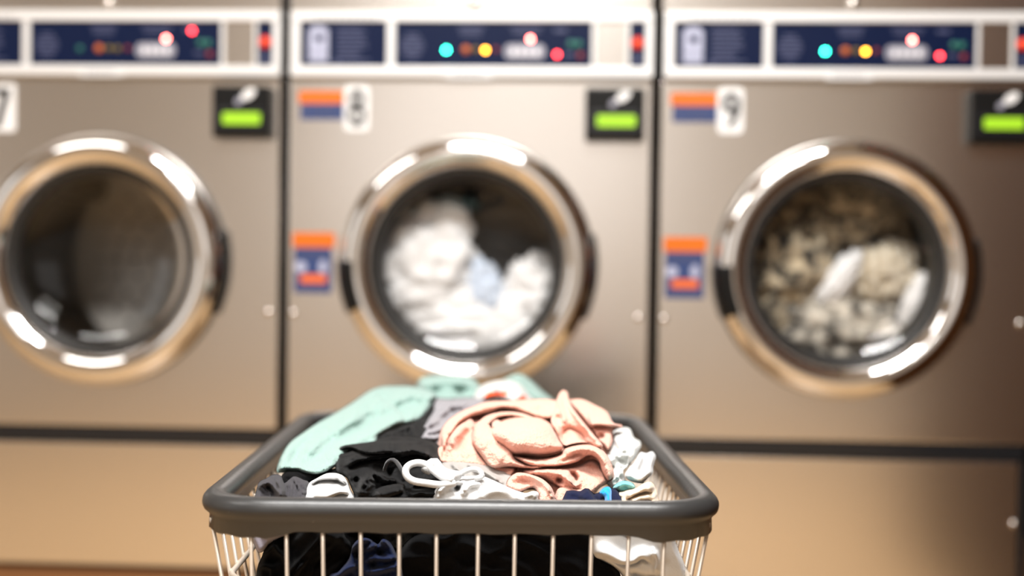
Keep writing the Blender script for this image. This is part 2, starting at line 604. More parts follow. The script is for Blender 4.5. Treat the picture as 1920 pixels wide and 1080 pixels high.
    MB().lathe([(.0001, .445), (.014, .448), (.020, .462), (.022, .485)], n=32, cz=DZ, cx=.01, closed=False).build('hub', STEEL_SMOOTH, drum)
    # ---- door
    gs = MB().lathe([(.236, -.0005), (.2400, -.006), (.2380, -.017), (.20, -.017), (.195, -.0005)], cz=DZ)
    door = B(gs, 'door', RUBBER)
    prof = [(.2375, -.014)] + [(.2085 + .0295 * math.cos(math.radians(a)), -.016 - .027 * math.sin(math.radians(a))) for a in range(0, 181, 9)]
    prof += [(.179, -.004), (.20, -.004)]
    MB().lathe(prof, n=144, cz=DZ).build('door_ring', CHROME, door)
    prof = [(.1795, -.022), (.176, -.024), (.167, -.018), (.163, -.004), (.161, .042), (.196, .042), (.1795, .004)]
    MB().lathe(prof, cz=DZ).build('door_gasket', RUBBER, door)
    prof = [(.1640, -.006), (.150, .003), (.125, .011), (.095, .017), (.05, .021), (.0001, .022)]
    MB().lathe(prof, cz=DZ, closed=False).build('door_glass', GLASS, door)
    hp = [(.2425, -.008), (.2425, -.024), (.232, -.040), (.214, -.050), (.209, -.045), (.226, -.032), (.234, -.008)]
    MB().lathe(hp, n=16, cz=DZ, a0=math.radians(179), a1=math.radians(203)).build('door_handle', BLACK_PLASTIC, door)
    hp = [(.2460, -.0005), (.2460, -.020), (.2410, -.026), (.2375, -.014), (.2375, -.0005)]
    MB().lathe(hp, n=20, cz=DZ, a0=math.radians(-24), a1=math.radians(14)).build('hinge', BLACK_PLASTIC, door)
    return t


make_washer(-1, '7', False, 'empty steel washing machine with number 7 sticker and dark drum')
make_washer(0, '8', True, 'steel washing machine numbered 8 with white laundry behind its glass')
make_washer(1, '9', True, 'steel washing machine numbered 9 with dark patterned laundry inside')

# ------------------------------------------------------------------ noise for cloth


def _hash(ix, iy, seed):
    n = (ix * 374761393 + iy * 668265263 + seed * 974711) & 0x7fffffff
    n = ((n ^ (n >> 13)) * 1274126177) & 0x7fffffff
    n = n ^ (n >> 16)
    return (n & 0xffff) / 65535.0


def vnoise(x, y, seed=0):
    ix, iy = np.floor(x).astype(np.int64), np.floor(y).astype(np.int64)
    fx, fy = x - ix, y - iy
    fx = fx * fx * fx * (fx * (fx * 6 - 15) + 10)
    fy = fy * fy * fy * (fy * (fy * 6 - 15) + 10)
    a, b = _hash(ix, iy, seed), _hash(ix + 1, iy, seed)
    c, d = _hash(ix, iy + 1, seed), _hash(ix + 1, iy + 1, seed)
    return (a * (1 - fx) + b * fx) * (1 - fy) + (c * (1 - fx) + d * fx) * fy


def ridged(x, y, seed=0):
    n = vnoise(x, y, seed) * .65 + vnoise(2.1 * x, 2.1 * y, seed + 5) * .35
    return (1 - np.abs(2 * n - 1) * 1.6)


# ------------------------------------------------------------------ laundry inside the drums


def bundle(name, label, cat, group, c, size, m, seed, amp=.35, freq=2.4, rot=(0, 0, 0)):
    """a crumpled garment: a closed body with creased folds"""
    bm = bmesh.new()
    bmesh.ops.create_icosphere(bm, subdivisions=5, radius=1.0)
    R = Matrix.Rotation(rot[2], 3, 'Z') @ Matrix.Rotation(rot[1], 3, 'Y') @ Matrix.Rotation(rot[0], 3, 'X')
    co = np.array([v.co[:] for v in bm.verts])
    th = np.arctan2(co[:, 1], co[:, 0])
    w = vnoise(co[:, 0] * 1.5 + 9, co[:, 2] * 1.5 + 4, seed) * 1.5
    a = ridged(co[:, 0] * freq + w + 20, co[:, 2] * freq + co[:, 1] * 1.3 + 20, seed)
    b = ridged(co[:, 1] * freq + 40 + w, co[:, 2] * freq * 1.2 + 30, seed + 3)
    r = 1 + amp * (a - .5) + amp * .6 * (b - .5)
    co = co * r[:, None]
    for v, p in zip(bm.verts, co):
        v.co = R @ Vector((p[0] * size[0], p[1] * size[1], p[2] * size[2]))
    for f in bm.faces:
        f.smooth = True
    me = bpy.data.meshes.new(name)
    bm.to_mesh(me)
    bm.free()
    me.materials.append(m)
    o = link(name, me)
    o.location = c
    return tag(o, label, cat, group)


WHITE_CLOTH = fabric('white_cotton', (0.84, 0.83, 0.82), 500, .25)
BLUE_CLOTH = fabric('pale_blue_cotton', (0.60, 0.68, 0.80), 500, .25)
GREY_CLOTH = fabric('grey_cotton', (0.16, 0.16, 0.16), 500, .25)
PATTERN = noise_color(fabric('patterned_cotton', (0.5, 0.45, 0.35), 500, .25), (0.02, 0.02, 0.02), (0.58, 0.48, 0.33), 38, lo=.41, hi=.60)
PATTERN2 = noise_color(fabric('mottled_cotton', (0.5, 0.45, 0.35), 500, .25), (0.03, 0.028, 0.025), (0.70, 0.64, 0.54), 32, lo=.37, hi=.62)
STRIPE = fabric('striped_cotton', (0.7, 0.6, 0.42), 500, .25)
_n, _l = nodes_of(STRIPE)
_w = _n.new('ShaderNodeTexWave')
_w.inputs['Scale'].default_value = 16
_w.inputs['Distortion'].default_value = .8
_l.new(coords(STRIPE), _w.inputs['Vector'])
_c = _n.new('ShaderNodeValToRGB')
_c.color_ramp.elements[0].color = (0.42, 0.33, 0.20, 1)
_c.color_ramp.elements[1].color = (0.80, 0.74, 0.62, 1)
_l.new(_w.outputs['Fac'], _c.inputs['Fac'])
_l.new(_c.outputs['Color'], _n['Principled BSDF'].inputs['Base Color'])

G8 = 'white laundry in the drum of machine 8'
bundle('laundry_bundle', 'large crumpled white laundry at the left behind the glass of machine 8', 'laundry', G8, (-.088, .105, DZ - .010), (.092, .058, .130), WHITE_CLOTH, 11, rot=(0, .25, 0))
bundle('laundry_bundle', 'white laundry lying lowest in the drum of machine 8', 'laundry', G8, (-.002, .095, DZ - .120), (.150, .050, .072), WHITE_CLOTH, 23)
bundle('laundry_bundle', 'white laundry at the lower right behind the glass of machine 8', 'laundry', G8, (.122, .108, DZ - .060), (.056, .052, .076), WHITE_CLOTH, 37)
bundle('towel', 'pale blue cloth among white laundry in machine 8', 'towel', None, (.030, .085, DZ - .052), (.030, .028, .060), BLUE_CLOTH, 41, rot=(0, -.3, 0))
bundle('laundry_bundle', 'dark grey laundry at the upper right of the drum of machine 8', 'laundry', None, (.07, .27, DZ + .05), (.11, .06, .10), GREY_CLOTH, 53)
G9 = 'patterned laundry in the drum of machine 9'
P9 = PITCHX
bundle('laundry_bundle', 'beige and black patterned laundry filling the left of the drum of machine 9', 'laundry', G9, (P9 - .092, .125, DZ - .01), (.088, .07, .145), PATTERN, 61, rot=(0, .2, 0))
bundle('laundry_bundle', 'dark patterned laundry at the top of the drum of machine 9', 'laundry', G9, (P9 - .0, .17, DZ + .105), (.11, .07, .062), PATTERN, 67)
bundle('laundry_bundle', 'mottled cream laundry lying lowest in the drum of machine 9', 'laundry', G9, (P9 + .005, .105, DZ - .125), (.14, .058, .072), PATTERN2, 71)
bundle('shirt', 'cream striped shirt at the right behind the glass of machine 9', 'shirt', None, (P9 + .100, .120, DZ - .005), (.072, .055, .058), STRIPE, 79, amp=.2, rot=(0, -.3, 0))
bundle('sleeve', 'twisted white sleeve in the middle of the drum of machine 9', 'clothing', None, (P9 + .005, .085, DZ - .025), (.026, .032, .070), WHITE_CLOTH, 83, amp=.2, rot=(0, .6, 0))
bundle('sock', 'white sock at the lower right edge of the drum of machine 9', 'sock', None, (P9 + .150, .080, DZ - .055), (.020, .026, .058), WHITE_CLOTH, 89, amp=.2, rot=(0, .35, 0))
bundle('laundry_bundle', 'mottled grey laundry in the centre of the drum of machine 9', 'laundry', G9, (P9 - .005, .235, DZ + .005), (.08, .06, .08), PATTERN2, 97)

# ------------------------------------------------------------------ pixel to place


def P3(x, y, d):
    return CAM + d * (FWD + RGT * (x - 960) / FPX + UPV * (540 - y) / FPX)


# ------------------------------------------------------------------ laundry cart
_dir = FWD + RGT * (923 - 960) / FPX
CART_YAW = math.atan2(-_dir[0], _dir[1])
RIMD = 1.295
_fc = P3(863, 958, RIMD)
RIMZ = float(_fc[2])
CW, CL, CR = 0.507, 0.745, 0.062             # rim centre line: width, length, corner radius
_f = np.array([-math.sin(CART_YAW), math.cos(CART_YAW), 0])
CART_C = np.array([_fc[0], _fc[1], 0]) + _f * CL / 2


def rim_path(w, l, r, nc=12, ns=26):
    """rounded rectangle, points with outward normals and a corner weight"""
    out = []
    cs = ((w / 2 - r, -l / 2 + r, -90), (w / 2 - r, l / 2 - r, 0), (-w / 2 + r, l / 2 - r, 90), (-w / 2 + r, -l / 2 + r, 180))
    for i, (cx, cy, a0) in enumerate(cs):
        for k in range(nc + 1):
            a = math.radians(a0 + 90 * k / nc)
            out.append((cx + r * math.cos(a), cy + r * math.sin(a), math.cos(a), math.sin(a), 1.0))
        nx, ny, na = cs[(i + 1) % 4]
        a = math.radians(a0 + 90)
        p = (cx + r * math.cos(a), cy + r * math.sin(a))
        q = (nx + r * math.cos(math.radians(na)), ny + r * math.sin(math.radians(na)))
        for k in range(1, ns):
            t = k / ns
            e = max(0.0, 1 - min(t, 1 - t) / .10)
            out.append((p[0] + (q[0] - p[0]) * t, p[1] + (q[1] - p[1]) * t, math.cos(a), math.sin(a), e))
    return out


def make_cart():
    t = empty('laundry_cart', tuple(CART_C))
    t.rotation_euler = (0, 0, CART_YAW)
    tag(t, 'wire laundry cart with grey plastic rim heaped with clothes', 'laundry cart')
    prof = [(.0135 * math.cos(math.radians(a)), .0128 * math.sin(math.radians(a)) - .0008) for a in range(-30, 211, 15)]
    n0 = len(prof)
    prof += [(-.0085, -.0100), (-.0075, -.0210), (-.004, -.0226), (.002, -.0226), (.0050, -.0208), (.0060, -.0125)]
    path = rim_path(CW, CL, CR)
    v, f = [], []
    m = len(prof)
    for i, (x, y, nx, ny, e) in enumerate(path):
        wob = .0008 * math.sin(i * 1.7)
        for q, (o, z) in enumerate(prof):
            if q >= n0 and z < -.015:
                z -= .0060 * e * e + wob
                o += .0015 * e
            v.append((x + nx * o, y + ny * o, RIMZ + z))
    k = len(path)
    for i in range(k):
        j = (i + 1) % k
        for q in range(m):
            q2 = (q + 1) % m
            f.append((i * m + q, i * m + q2, j * m + q2, j * m + q))
    MB().add(v, f, 0, True).build('rim', PLASTIC, t)
    # wires: each runs from the rim down the tapering side
    zb, ztop = .34, RIMZ - .016
    taper = .055
    ringw, ringl = CW - .004, CL - .004

    def side_pt(x, y, nx, ny, z):
        k = taper * (ztop - z) / (ztop - zb)
        return (x - nx * k, y - ny * k, z)

    def wire(x, y, nx, ny):
        MB().tube([side_pt(x, y, nx, ny, ztop), side_pt(x, y, nx, ny, (ztop + zb) / 2), side_pt(x, y, nx, ny, zb)], .0021).build('wire', WIRE, t)
    # front wires where the photo shows them
    for px in (472, 538, 606, 677, 749, 819, 897, 966, 1038, 1110, 1180, 1247):
        lx = (px - 863) * RIMD / FPX
        wire(lx, -CL / 2 - .001, 0, -1)
        wire(lx, CL / 2 + .001, 0, 1)
    for s in (-1, 1):
        for k in range(19):
            y = -CL / 2 + .036 + k * (CL - .072) / 18
            wire(s * CW / 2, y, s, 0)

    def ring(z, r, name):
        k = taper * (ztop - z) / (ztop - zb)
        pts = [(x, y, z) for x, y, *_ in rim_path(CW - 2 * k - .010, CL - 2 * k - .010, CR - .012, 8, 8)]
        MB().tube(pts, r, closed=True).build(name, WIRE, t)
    ring(RIMZ - .078, .0032, 'hoop')
    ring(RIMZ - .19, .0032, 'hoop')
    ring(zb, .0040, 'hoop')
    g = MB()
    for k in range(9):
        x = -(CW / 2 - taper - .03) + k * 2 * (CW / 2 - taper - .03) / 8
        g.tube([(x, -CL / 2 + taper, zb), (x, CL / 2 - taper, zb)], .002)
    g.build('bottom_grid', WIRE, t)
    # under-frame and casters
    fr = MB()
    fx, fy = CW / 2 - taper - .01, CL / 2 - taper - .02
    fr.tube([(-fx, -fy, .13), (fx, -fy, .13), (fx, fy, .13), (-fx, fy, .13)], .011, closed=True)
    for sx in (-1, 1):
        for sy in (-1, 1):
            fr.tube([(sx * fx, sy * fy, .13), (sx * fx, sy * fy, zb - .002)], .011)
    fr.build('under_frame', WIRE, t)
    for sx in (-1, 1):
        for sy in (-1, 1):
            c = MB().tube([(sx * fx, sy * fy, .125), (sx * fx, sy * fy, .095)], .012)
            c.lathe([(.0001, -.014), (.040, -.014), (.048, -.009), (.048, .009), (.040, .014), (.0001, .014)], mi=1, n=24, cx=sx * fx, cz=.048, closed=False)
            for i, p in enumerate(c.v):
                if i >= 16:
                    c.v[i] = (p[0], p[1] + sy * fy, p[2])
            c.build('caster', [WIRE, RUBBER], t)
    return t


make_cart()

# ------------------------------------------------------------------ the heap of clothes


def catmull(pts, closed=True, step=3.0):
    pts = [np.array(p, float) for p in pts]
    n = len(pts)
    out = []
    for i in range(n if closed else n - 1):
        if closed:
            p0, p1, p2, p3 = pts[i - 1], pts[i], pts[(i + 1) % n], pts[(i + 2) % n]
        else:
            p0, p1, p2, p3 = pts[max(i - 1, 0)], pts[i], pts[i + 1], pts[min(i + 2, n - 1)]
        k = max(2, int(np.linalg.norm(p2 - p1) / step))
        for j in range(k):
            t = j / k
            out.append(.5 * (2 * p1 + (p2 - p0) * t + (2 * p0 - 5 * p1 + 4 * p2 - p3) * t * t + (3 * p1 - p0 - 3 * p2 + p3) * t ** 3))
    if not closed:
        out.append(pts[-1])
    return np.array(out)


def seg_dist(Q, A, B):
    """nearest point of the polyline segments A-B to each Q: distance, segment, parameter, nearest point"""
    best = np.full(len(Q), 1e9)
    bi = np.zeros(len(Q), int)
    bt = np.zeros(len(Q))
    bp = np.zeros((len(Q), 2))
    for i in range(len(A)):
        ab = B[i] - A[i]
        t = np.clip(((Q - A[i]) @ ab) / (ab @ ab + 1e-12), 0, 1)
        p = A[i] + t[:, None] * ab
        d = np.hypot(*(Q - p).T)
        k = d < best
        best[k], bi[k], bt[k], bp[k] = d[k], i, t[k], p[k]
    return best, bi, bt, bp


def inside(Q, poly):
    x, y = Q[:, 0], Q[:, 1]
    c = np.zeros(len(Q), bool)
    for i in range(len(poly)):
        (x0, y0), (x1, y1) = poly[i - 1], poly[i]
        if y0 == y1:
            continue
        k = ((y0 > y) != (y1 > y)) & (x < (x1 - x0) * (y - y0) / (y1 - y0) + x0)
        c ^= k
    return c


def garment(name, label, cat, outline, depth, m, strokes=(), step=2.5, edge=(16, .030), back=.07, noise=(), xs=0.0,
            patches=(), group=None, parent=None, tension=True, gain=1.9, off=0.0, geo=False):
    """A crumpled cloth body. outline: its contour; depth: how far each height of it lies from the lens; strokes: its folds.
    The body has a folded front, rounded edges and a back of its own."""
    poly = catmull(outline) if tension else np.array(outline, float)
    lo, hi = poly.min(0) - step, poly.max(0) + step
    gx = np.arange(lo[0], hi[0] + step, step)
    gy = np.arange(lo[1], hi[1] + step, step)
    XX, YY = np.meshgrid(gx, gy)
    Q = np.stack([XX.ravel(), YY.ravel()], 1)
    A, Bp = poly, np.roll(poly, -1, 0)
    dist, _, _, near = seg_dist(Q, A, Bp)
    ins = inside(Q, poly)
    nx, ny = len(gx), len(gy)
    insg = ins.reshape(ny, nx)
    # quads with at least one corner inside; corners outside are pulled to the contour
    cell = insg[:-1, :-1] | insg[1:, :-1] | insg[:-1, 1:] | insg[1:, 1:]
    used = np.zeros((ny, nx), bool)
    used[:-1, :-1] |= cell
    used[1:, :-1] |= cell
    used[:-1, 1:] |= cell
    used[1:, 1:] |= cell
    used = used.ravel()
    Qm = Q.copy()
    Qm[~ins] = near[~ins]
    dd = np.where(ins, dist, 0.0)
    ds = sorted(depth)
    base = np.interp(Qm[:, 1], [a for a, _ in ds], [b for _, b in ds])
    base = base + off + xs * (Qm[:, 0] - poly[:, 0].mean())
    h = np.zeros(len(Q))
    R, T = edge
    q = np.clip(dd / R, 0, 1)
    h -= T * (1 - np.sqrt(np.clip(1 - (1 - q) ** 2, 0, 1)))
    for s in strokes:
        kind, pts, w, hh = s[:4]
        pl = catmull(pts, False, 4.0) if len(pts) > 2 else np.array(pts, float)
        if len(pl) < 2:
            pl = np.array([pts[0], (pts[0][0] + .5, pts[0][1])])
        a, b = pl[:-1], pl[1:]
        L = np.concatenate([[0], np.cumsum(np.hypot(*(b - a).T))])
        d, bi, bt, bp = seg_dist(Qm, a, b)
        u = (L[bi] + bt * (L[bi + 1] - L[bi])) / L[-1]
        if kind == 'p':                       # a pit or a bump round a point
            h += hh * np.exp(-(d / w) ** 2)
            continue
        tp = np.clip(np.minimum(u, 1 - u) / .18, 0, 1)
        tp = tp * tp * (3 - 2 * tp)
        if kind == 'r':
            h += hh * np.exp(-(d / w) ** 2) * np.maximum(tp, np.exp(-(d / w) ** 2) * .5)
        elif kind == 's':
            side, reach = s[4], s[5]
            ab = (b - a)[bi]
            sg = np.sign(ab[:, 0] * (Qm[:, 1] - bp[:, 1]) - ab[:, 1] * (Qm[:, 0] - bp[:, 0])) * side
            sd = d * sg                       # + on the side that lies over
            up = np.where(sd > 0, np.sqrt(np.clip(1 - (1 - np.clip(sd / w, 0, 1)) ** 2, 0, 1)) * np.exp(-(np.clip(sd - w, 0, None) / reach) ** 2), 0)
            dn = np.where(sd <= 0, -.45 * np.exp(-(sd / (w * .9)) ** 2), -.45 * np.clip(1 - sd / 2.5, 0, 1))
            h += hh * (up + dn) * tp
    for (sc, amp, ang, stretch, kind, seed) in noise:
        c, s_ = math.cos(math.radians(ang)), math.sin(math.radians(ang))
        u = (Qm[:, 0] * c + Qm[:, 1] * s_) / (sc * stretch)
        w = (-Qm[:, 0] * s_ + Qm[:, 1] * c) / sc
        wx = vnoise(Qm[:, 0] / sc / 2 + 7, Qm[:, 1] / sc / 2 + 3, seed + 9) * 1.3
        nn = ridged(u + wx + 50, w + wx + 50, seed) if kind == 'r' else vnoise(u + 50, w + wx * .5 + 50, seed)
        h += amp * (nn - .5)
    d_front = base - gain * h
    hg = d_front.reshape(ny, nx)
    d_front = hg.ravel()
    ids = -np.ones(len(Q), int)
    ids[used] = np.arange(used.sum())
    n = used.sum()
    ray = FWD[None, :] + RGT[None, :] * (Qm[:, :1] - 960) / FPX + UPV[None, :] * (540 - Qm[:, 1:]) / FPX
    Vf = CAM + ray * d_front[:, None]
    shrink = np.clip(dd / (R * 1.5), 0, 1)
    d_back = base + T + back * np.sqrt(np.clip(1 - (1 - shrink) ** 2, 0, 1)) + .001
    Vb = CAM + ray * d_back[:, None]
    V = np.concatenate([Vf[used], Vb[used]])
    iy, ix = np.nonzero(cell)
    a = ids[iy * nx + ix]
    b = ids[iy * nx + ix + 1]
    c = ids[(iy + 1) * nx + ix + 1]
    d = ids[(iy + 1) * nx + ix]
    front = np.stack([a, d, c, b], 1)
    backf = np.stack([a, b, c, d], 1) + n
    # rim between front and back
    e = {}
    for fa in front.tolist():
        for k in range(4):
            e[(fa[k], fa[(k + 1) % 4])] = 1
    rim = [(i, i + n, j + n, j) for (i, j) in e if (j, i) not in e]
    F = [tuple(r) for r in front.tolist()] + [tuple(r) for r in backf.tolist()] + rim
    if geo:
        return V, F
    me = bpy.data.meshes.new(name)
    me.from_pydata([tuple(p) for p in V.tolist()], [], F)
    me.materials.append(m)
    if patches:
        cen = np.stack([Q[iy * nx + ix, 0] + step / 2, Q[iy * nx + ix, 1] + step / 2], 1)
        mi = np.zeros(len(F), int)
        for k, (pp, pm) in enumerate(patches):
            me.materials.append(pm)
            mi[:len(cen)][inside(cen, catmull(pp))] = k + 1
        me.polygons.foreach_set('material_index', mi.tolist())
    me.polygons.foreach_set('use_smooth', [True] * len(F))
    bm = bmesh.new()
    bm.from_mesh(me)
    bmesh.ops.remove_doubles(bm, verts=bm.verts, dist=1e-5)
    bmesh.ops.dissolve_degenerate(bm, dist=1e-6, edges=bm.edges)
    bmesh.ops.recalc_face_normals(bm, faces=bm.faces)
    bm.to_mesh(me)
    bm.free()
    o = link(name, me, parent)
    sm = o.modifiers.new('soft', 'SMOOTH')
    sm.factor = .5
    sm.iterations = 2
    if label:
        tag(o, label, cat, group)
    return o


def folded(name, label, cat, m, layers):
    """one cloth folded over itself several times: every fold is a layer of the same body"""
    mb = MB()
    for kw in layers:
        v, f = garment(name, None, None, m=m, geo=True, **kw)
        mb.add(v.tolist(), f, 0, True)
    o = mb.build(name, m)
    bm = bmesh.new()
    bm.from_mesh(o.data)
    bmesh.ops.remove_doubles(bm, verts=bm.verts, dist=1e-5)
    bm.to_mesh(o.data)
    bm.free()
    sm = o.modifiers.new('soft', 'SMOOTH')
    sm.factor = .5
    sm.iterations = 2
    return tag(o, label, cat)


def strap(pts, w, flat, name, m, parent=None):
    """a soft band following points (x, y, distance)"""
    pl = catmull([(x, y, d * 400) for x, y, d in pts], False, 4.0)
    p3 = [P3(x, y, d / 400) for x, y, d in pl]
    return MB().tube(p3, w, 10, flat=flat, up=FWD).build(name, m, parent)


PINK = fabric('pink_terry', (0.82, 0.455, 0.35), 480, .8, .004, .35)
MINT = fabric('mint_terry', (0.30, 0.45, 0.405), 420, .9, .0045, .3)
ORANGE_CLOTH = fabric('orange_print_cloth', (0.85, 0.10, 0.02), 600, .4)
GREY_SHIRT = fabric('grey_jersey', (0.27, 0.26, 0.28), 900, .4)
BLACK_CLOTH = fabric('black_jersey', (0.003, 0.003, 0.0033), 900, .4, sheen=.03)
BLACK_CLOTH.node_tree.nodes['Principled BSDF'].inputs['Specular IOR Level'].default_value = 0.05
CHARCOAL = fabric('charcoal_knit', (0.05, 0.047, 0.053), 900, .6, sheen=.08)
BLACK_TOP = fabric('soft_black_jersey', (0.006, 0.006, 0.0063), 900, .5, sheen=.06)
STRAP_GREY = fabric('dark_strap', (0.035, 0.035, 0.037), 900, .3)
WHITE = fabric('white_jersey', (0.64, 0.64, 0.635), 900, .3)
OFFWHITE = fabric('off_white_jersey', (0.58, 0.59, 0.57), 900, .3)
CREAM = fabric('cream_cotton', (0.72, 0.58, 0.43), 900, .3)
TEAL = fabric('teal_cotton', (0.16, 0.48, 0.50), 900, .3)
NAVY = fabric('navy_cotton', (0.008, 0.011, 0.035), 900, .3, sheen=.03)
NAVY2 = fabric('navy_denim', (0.007, 0.013, 0.045), 900, .5, sheen=.06)
BLUE = fabric('bright_blue_tape', (0.004, 0.30, 0.75), 900, .2)
OLIVE = fabric('dark_olive_cotton', (0.035, 0.032, 0.026), 700, .7, sheen=.05)
LILAC = fabric('lilac_grey_jersey', (0.25, 0.23, 0.27), 900, .4)


def C2(*p):      # notes measured in an enlargement of the heap (4x)
    return [(780 + x / 4, 680 + y / 4) for x, y in p]


def C1(*p):
    return [(380 + x / 4, 680 + y / 4) for x, y in p]


def C5(*p):
    return [(620 + x / 6.857, 820 + y / 6.857) for x, y in p]


def C6(*p):
    return [(1080 + x / 4.5, 760 + y / 4.5) for x, y in p]


# --- pink towel
PD = [(735, 1.67), (760, 1.61), (800, 1.54), (850, 1.485), (900, 1.45), (945, 1.42)]
PN = [(38, .010, 20, 1.6, 'n', 3), (15, .0035, 150, 1.8, 'n', 4), (3.2, .0016, 0, 1.0, 'n', 2)]


def layer(pts, off, R, T, strokes=(), back=.03, noise=PN):
    return dict(outline=C2(*pts), depth=PD, off=off, edge=(R, T), strokes=strokes, back=back, noise=noise, step=2.0, gain=1.8)


folded('towel', 'crumpled pink terry towel on top of the heap in the cart', 'towel', PINK, [
    layer([(125, 690), (165, 600), (190, 500), (250, 430), (330, 375), (430, 328), (540, 293), (700, 288), (850, 278), (1000, 278), (1150, 275), (1230, 273), (1330, 312),
           (1420, 370), (1468, 445), (1470, 520), (1465, 600), (1440, 660), (1465, 750), (1475, 830), (1445, 900), (1380, 940), (1320, 1000), (1200, 1040), (1040, 1060),
           (930, 1060), (900, 960), (760, 960), (690, 900), (600, 830), (540, 785), (400, 770), (250, 760), (195, 750), (130, 715)], .035, 14, .02, back=.09),
    layer([(183, 520), (240, 430), (330, 370), (430, 325), (540, 290), (700, 283), (850, 273), (1000, 273), (1065, 300), (1060, 380), (1010, 422), (930, 415), (850, 394),
           (760, 366), (650, 348), (560, 378), (440, 400), (395, 415), (325, 460), (255, 560), (215, 650), (190, 610)], -.006, 9, .016,
          [('r', C2((260, 520), (400, 370), (640, 310), (900, 330)), 8, .008)]),
    layer([(122, 690), (150, 650), (215, 600), (265, 520), (330, 455), (405, 415), (440, 470), (425, 560), (455, 650), (520, 730), (560, 788), (400, 773), (250, 762),
           (195, 755), (130, 715)], .004, 7, .012, [('r', C2((250, 640), (300, 540), (390, 450)), 8, .010), ('r', C2((330, 700), (340, 600), (420, 500)), 6, -.008),
                                                    ('r', C2((205, 740), (215, 660), (240, 590)), 4, -.008)]),
    layer([(418, 570), (440, 480), (480, 430), (530, 440), (570, 500), (620, 570), (690, 620), (722, 650), (735, 705), (780, 745), (860, 768), (975, 762), (985, 775),
           (900, 795), (800, 792), (700, 782), (600, 795), (545, 775), (480, 690), (432, 620)], -.016, 8, .016,
          [('r', C2((470, 560), (560, 650), (680, 740)), 12, .008)]),
    layer([(440, 490), (500, 412), (580, 376), (700, 364), (800, 378), (890, 415), (870, 442), (760, 408), (660, 405), (585, 432), (535, 475), (480, 505)], -.010, 6, .012),
    layer([(570, 452), (600, 425), (640, 440), (650, 480), (610, 500), (575, 490)], -.012, 5, .010),
    layer([(545, 520), (610, 450), (720, 412), (850, 402), (950, 420), (1030, 485), (1078, 575), (1112, 625), (1080, 672), (960, 702), (820, 692), (722, 688), (650, 640), (580, 590)],
          -.040, 26, .040, [('p', C2((800, 540)), 40, .008)]),
    layer([(735, 700), (900, 722), (1080, 692), (1120, 642), (1250, 614), (1360, 625), (1432, 690), (1478, 790), (1480, 855), (1440, 885), (1392, 810), (1365, 735), (1300, 700),
           (1200, 752), (1050, 778), (880, 778), (790, 742)], -.026, 10, .022, [('r', C2((1100, 660), (1250, 640), (1370, 680), (1440, 800)), 8, .006), ('r', C2((900, 748), (1080, 742), (1200, 700), (1300, 665)), 5, -.006)]),
    layer([(800, 800), (900, 790), (1050, 790), (1200, 770), (1330, 720), (1410, 800), (1440, 890), (1380, 940), (1310, 1000), (1150, 1030), (1100, 960), (1020, 900), (900, 850), (820, 850)],
          .004, 9, .016, [('r', C2((860, 830), (980, 815), (1080, 840), (1160, 890)), 8, .010), ('p', C2((1075, 880)), 6, -.016), ('r', C2((1160, 820), (1200, 860), (1200, 900)), 5, -.016),
                          ('r', C2((1130, 850), (1160, 900), (1200, 925), (1230, 880)), 4, .010)]),
    layer([(1060, 950), (1150, 930), (1290, 960), (1300, 1010), (1180, 1050), (1050, 1060)], -.010, 9, .016),
    layer([(692, 870), (760, 822), (860, 838), (960, 880), (1030, 960), (1045, 1060), (925, 1060), (915, 990), (870, 942), (770, 975), (680, 935)], -.034, 9, .018,
          [('r', C2((760, 830), (880, 850), (980, 920), (1020, 1000)), 5, .008), ('r', C2((720, 900), (850, 900), (940, 960)), 8, -.006)]),
    layer([(560, 785), (640, 770), (740, 790), (720, 850), (660, 880), (600, 835)], .002, 7, .012),
    layer([(1040, 340), (1060, 260), (1085, 217), (1110, 203), (1138, 228), (1160, 310), (1240, 425), (1330, 535), (1402, 622), (1362, 642), (1280, 598), (1180, 606), (1112, 618),
           (1062, 545), (1012, 440)], -.020, 6, .012, [('p', C2((1150, 545)), 17, -.034), ('p', C2((1220, 580)), 14, -.024), ('p', C2((1065, 420)), 8, -.012),
                                                        ('r', C2((1130, 260), (1180, 370), (1290, 510), (1385, 620)), 5, .010), ('r', C2((1070, 260), (1100, 360), (1110, 470)), 5, .008)], back=.02),
    layer([(1150, 285), (1230, 270), (1330, 310), (1430, 365), (1480, 450), (1545, 464), (1535, 490), (1482, 505), (1472, 600), (1440, 660), (1400, 615), (1330, 515), (1240, 405), (1172, 330)],
          .006, 8, .014, [('s', C2((1290, 485), (1370, 475), (1450, 480), (1530, 478)), 5, .014, -1, 22), ('p', C2((1385, 560)), 7, -.014), ('r', C2((1330, 530), (1400, 600)), 5, .008)]),
])

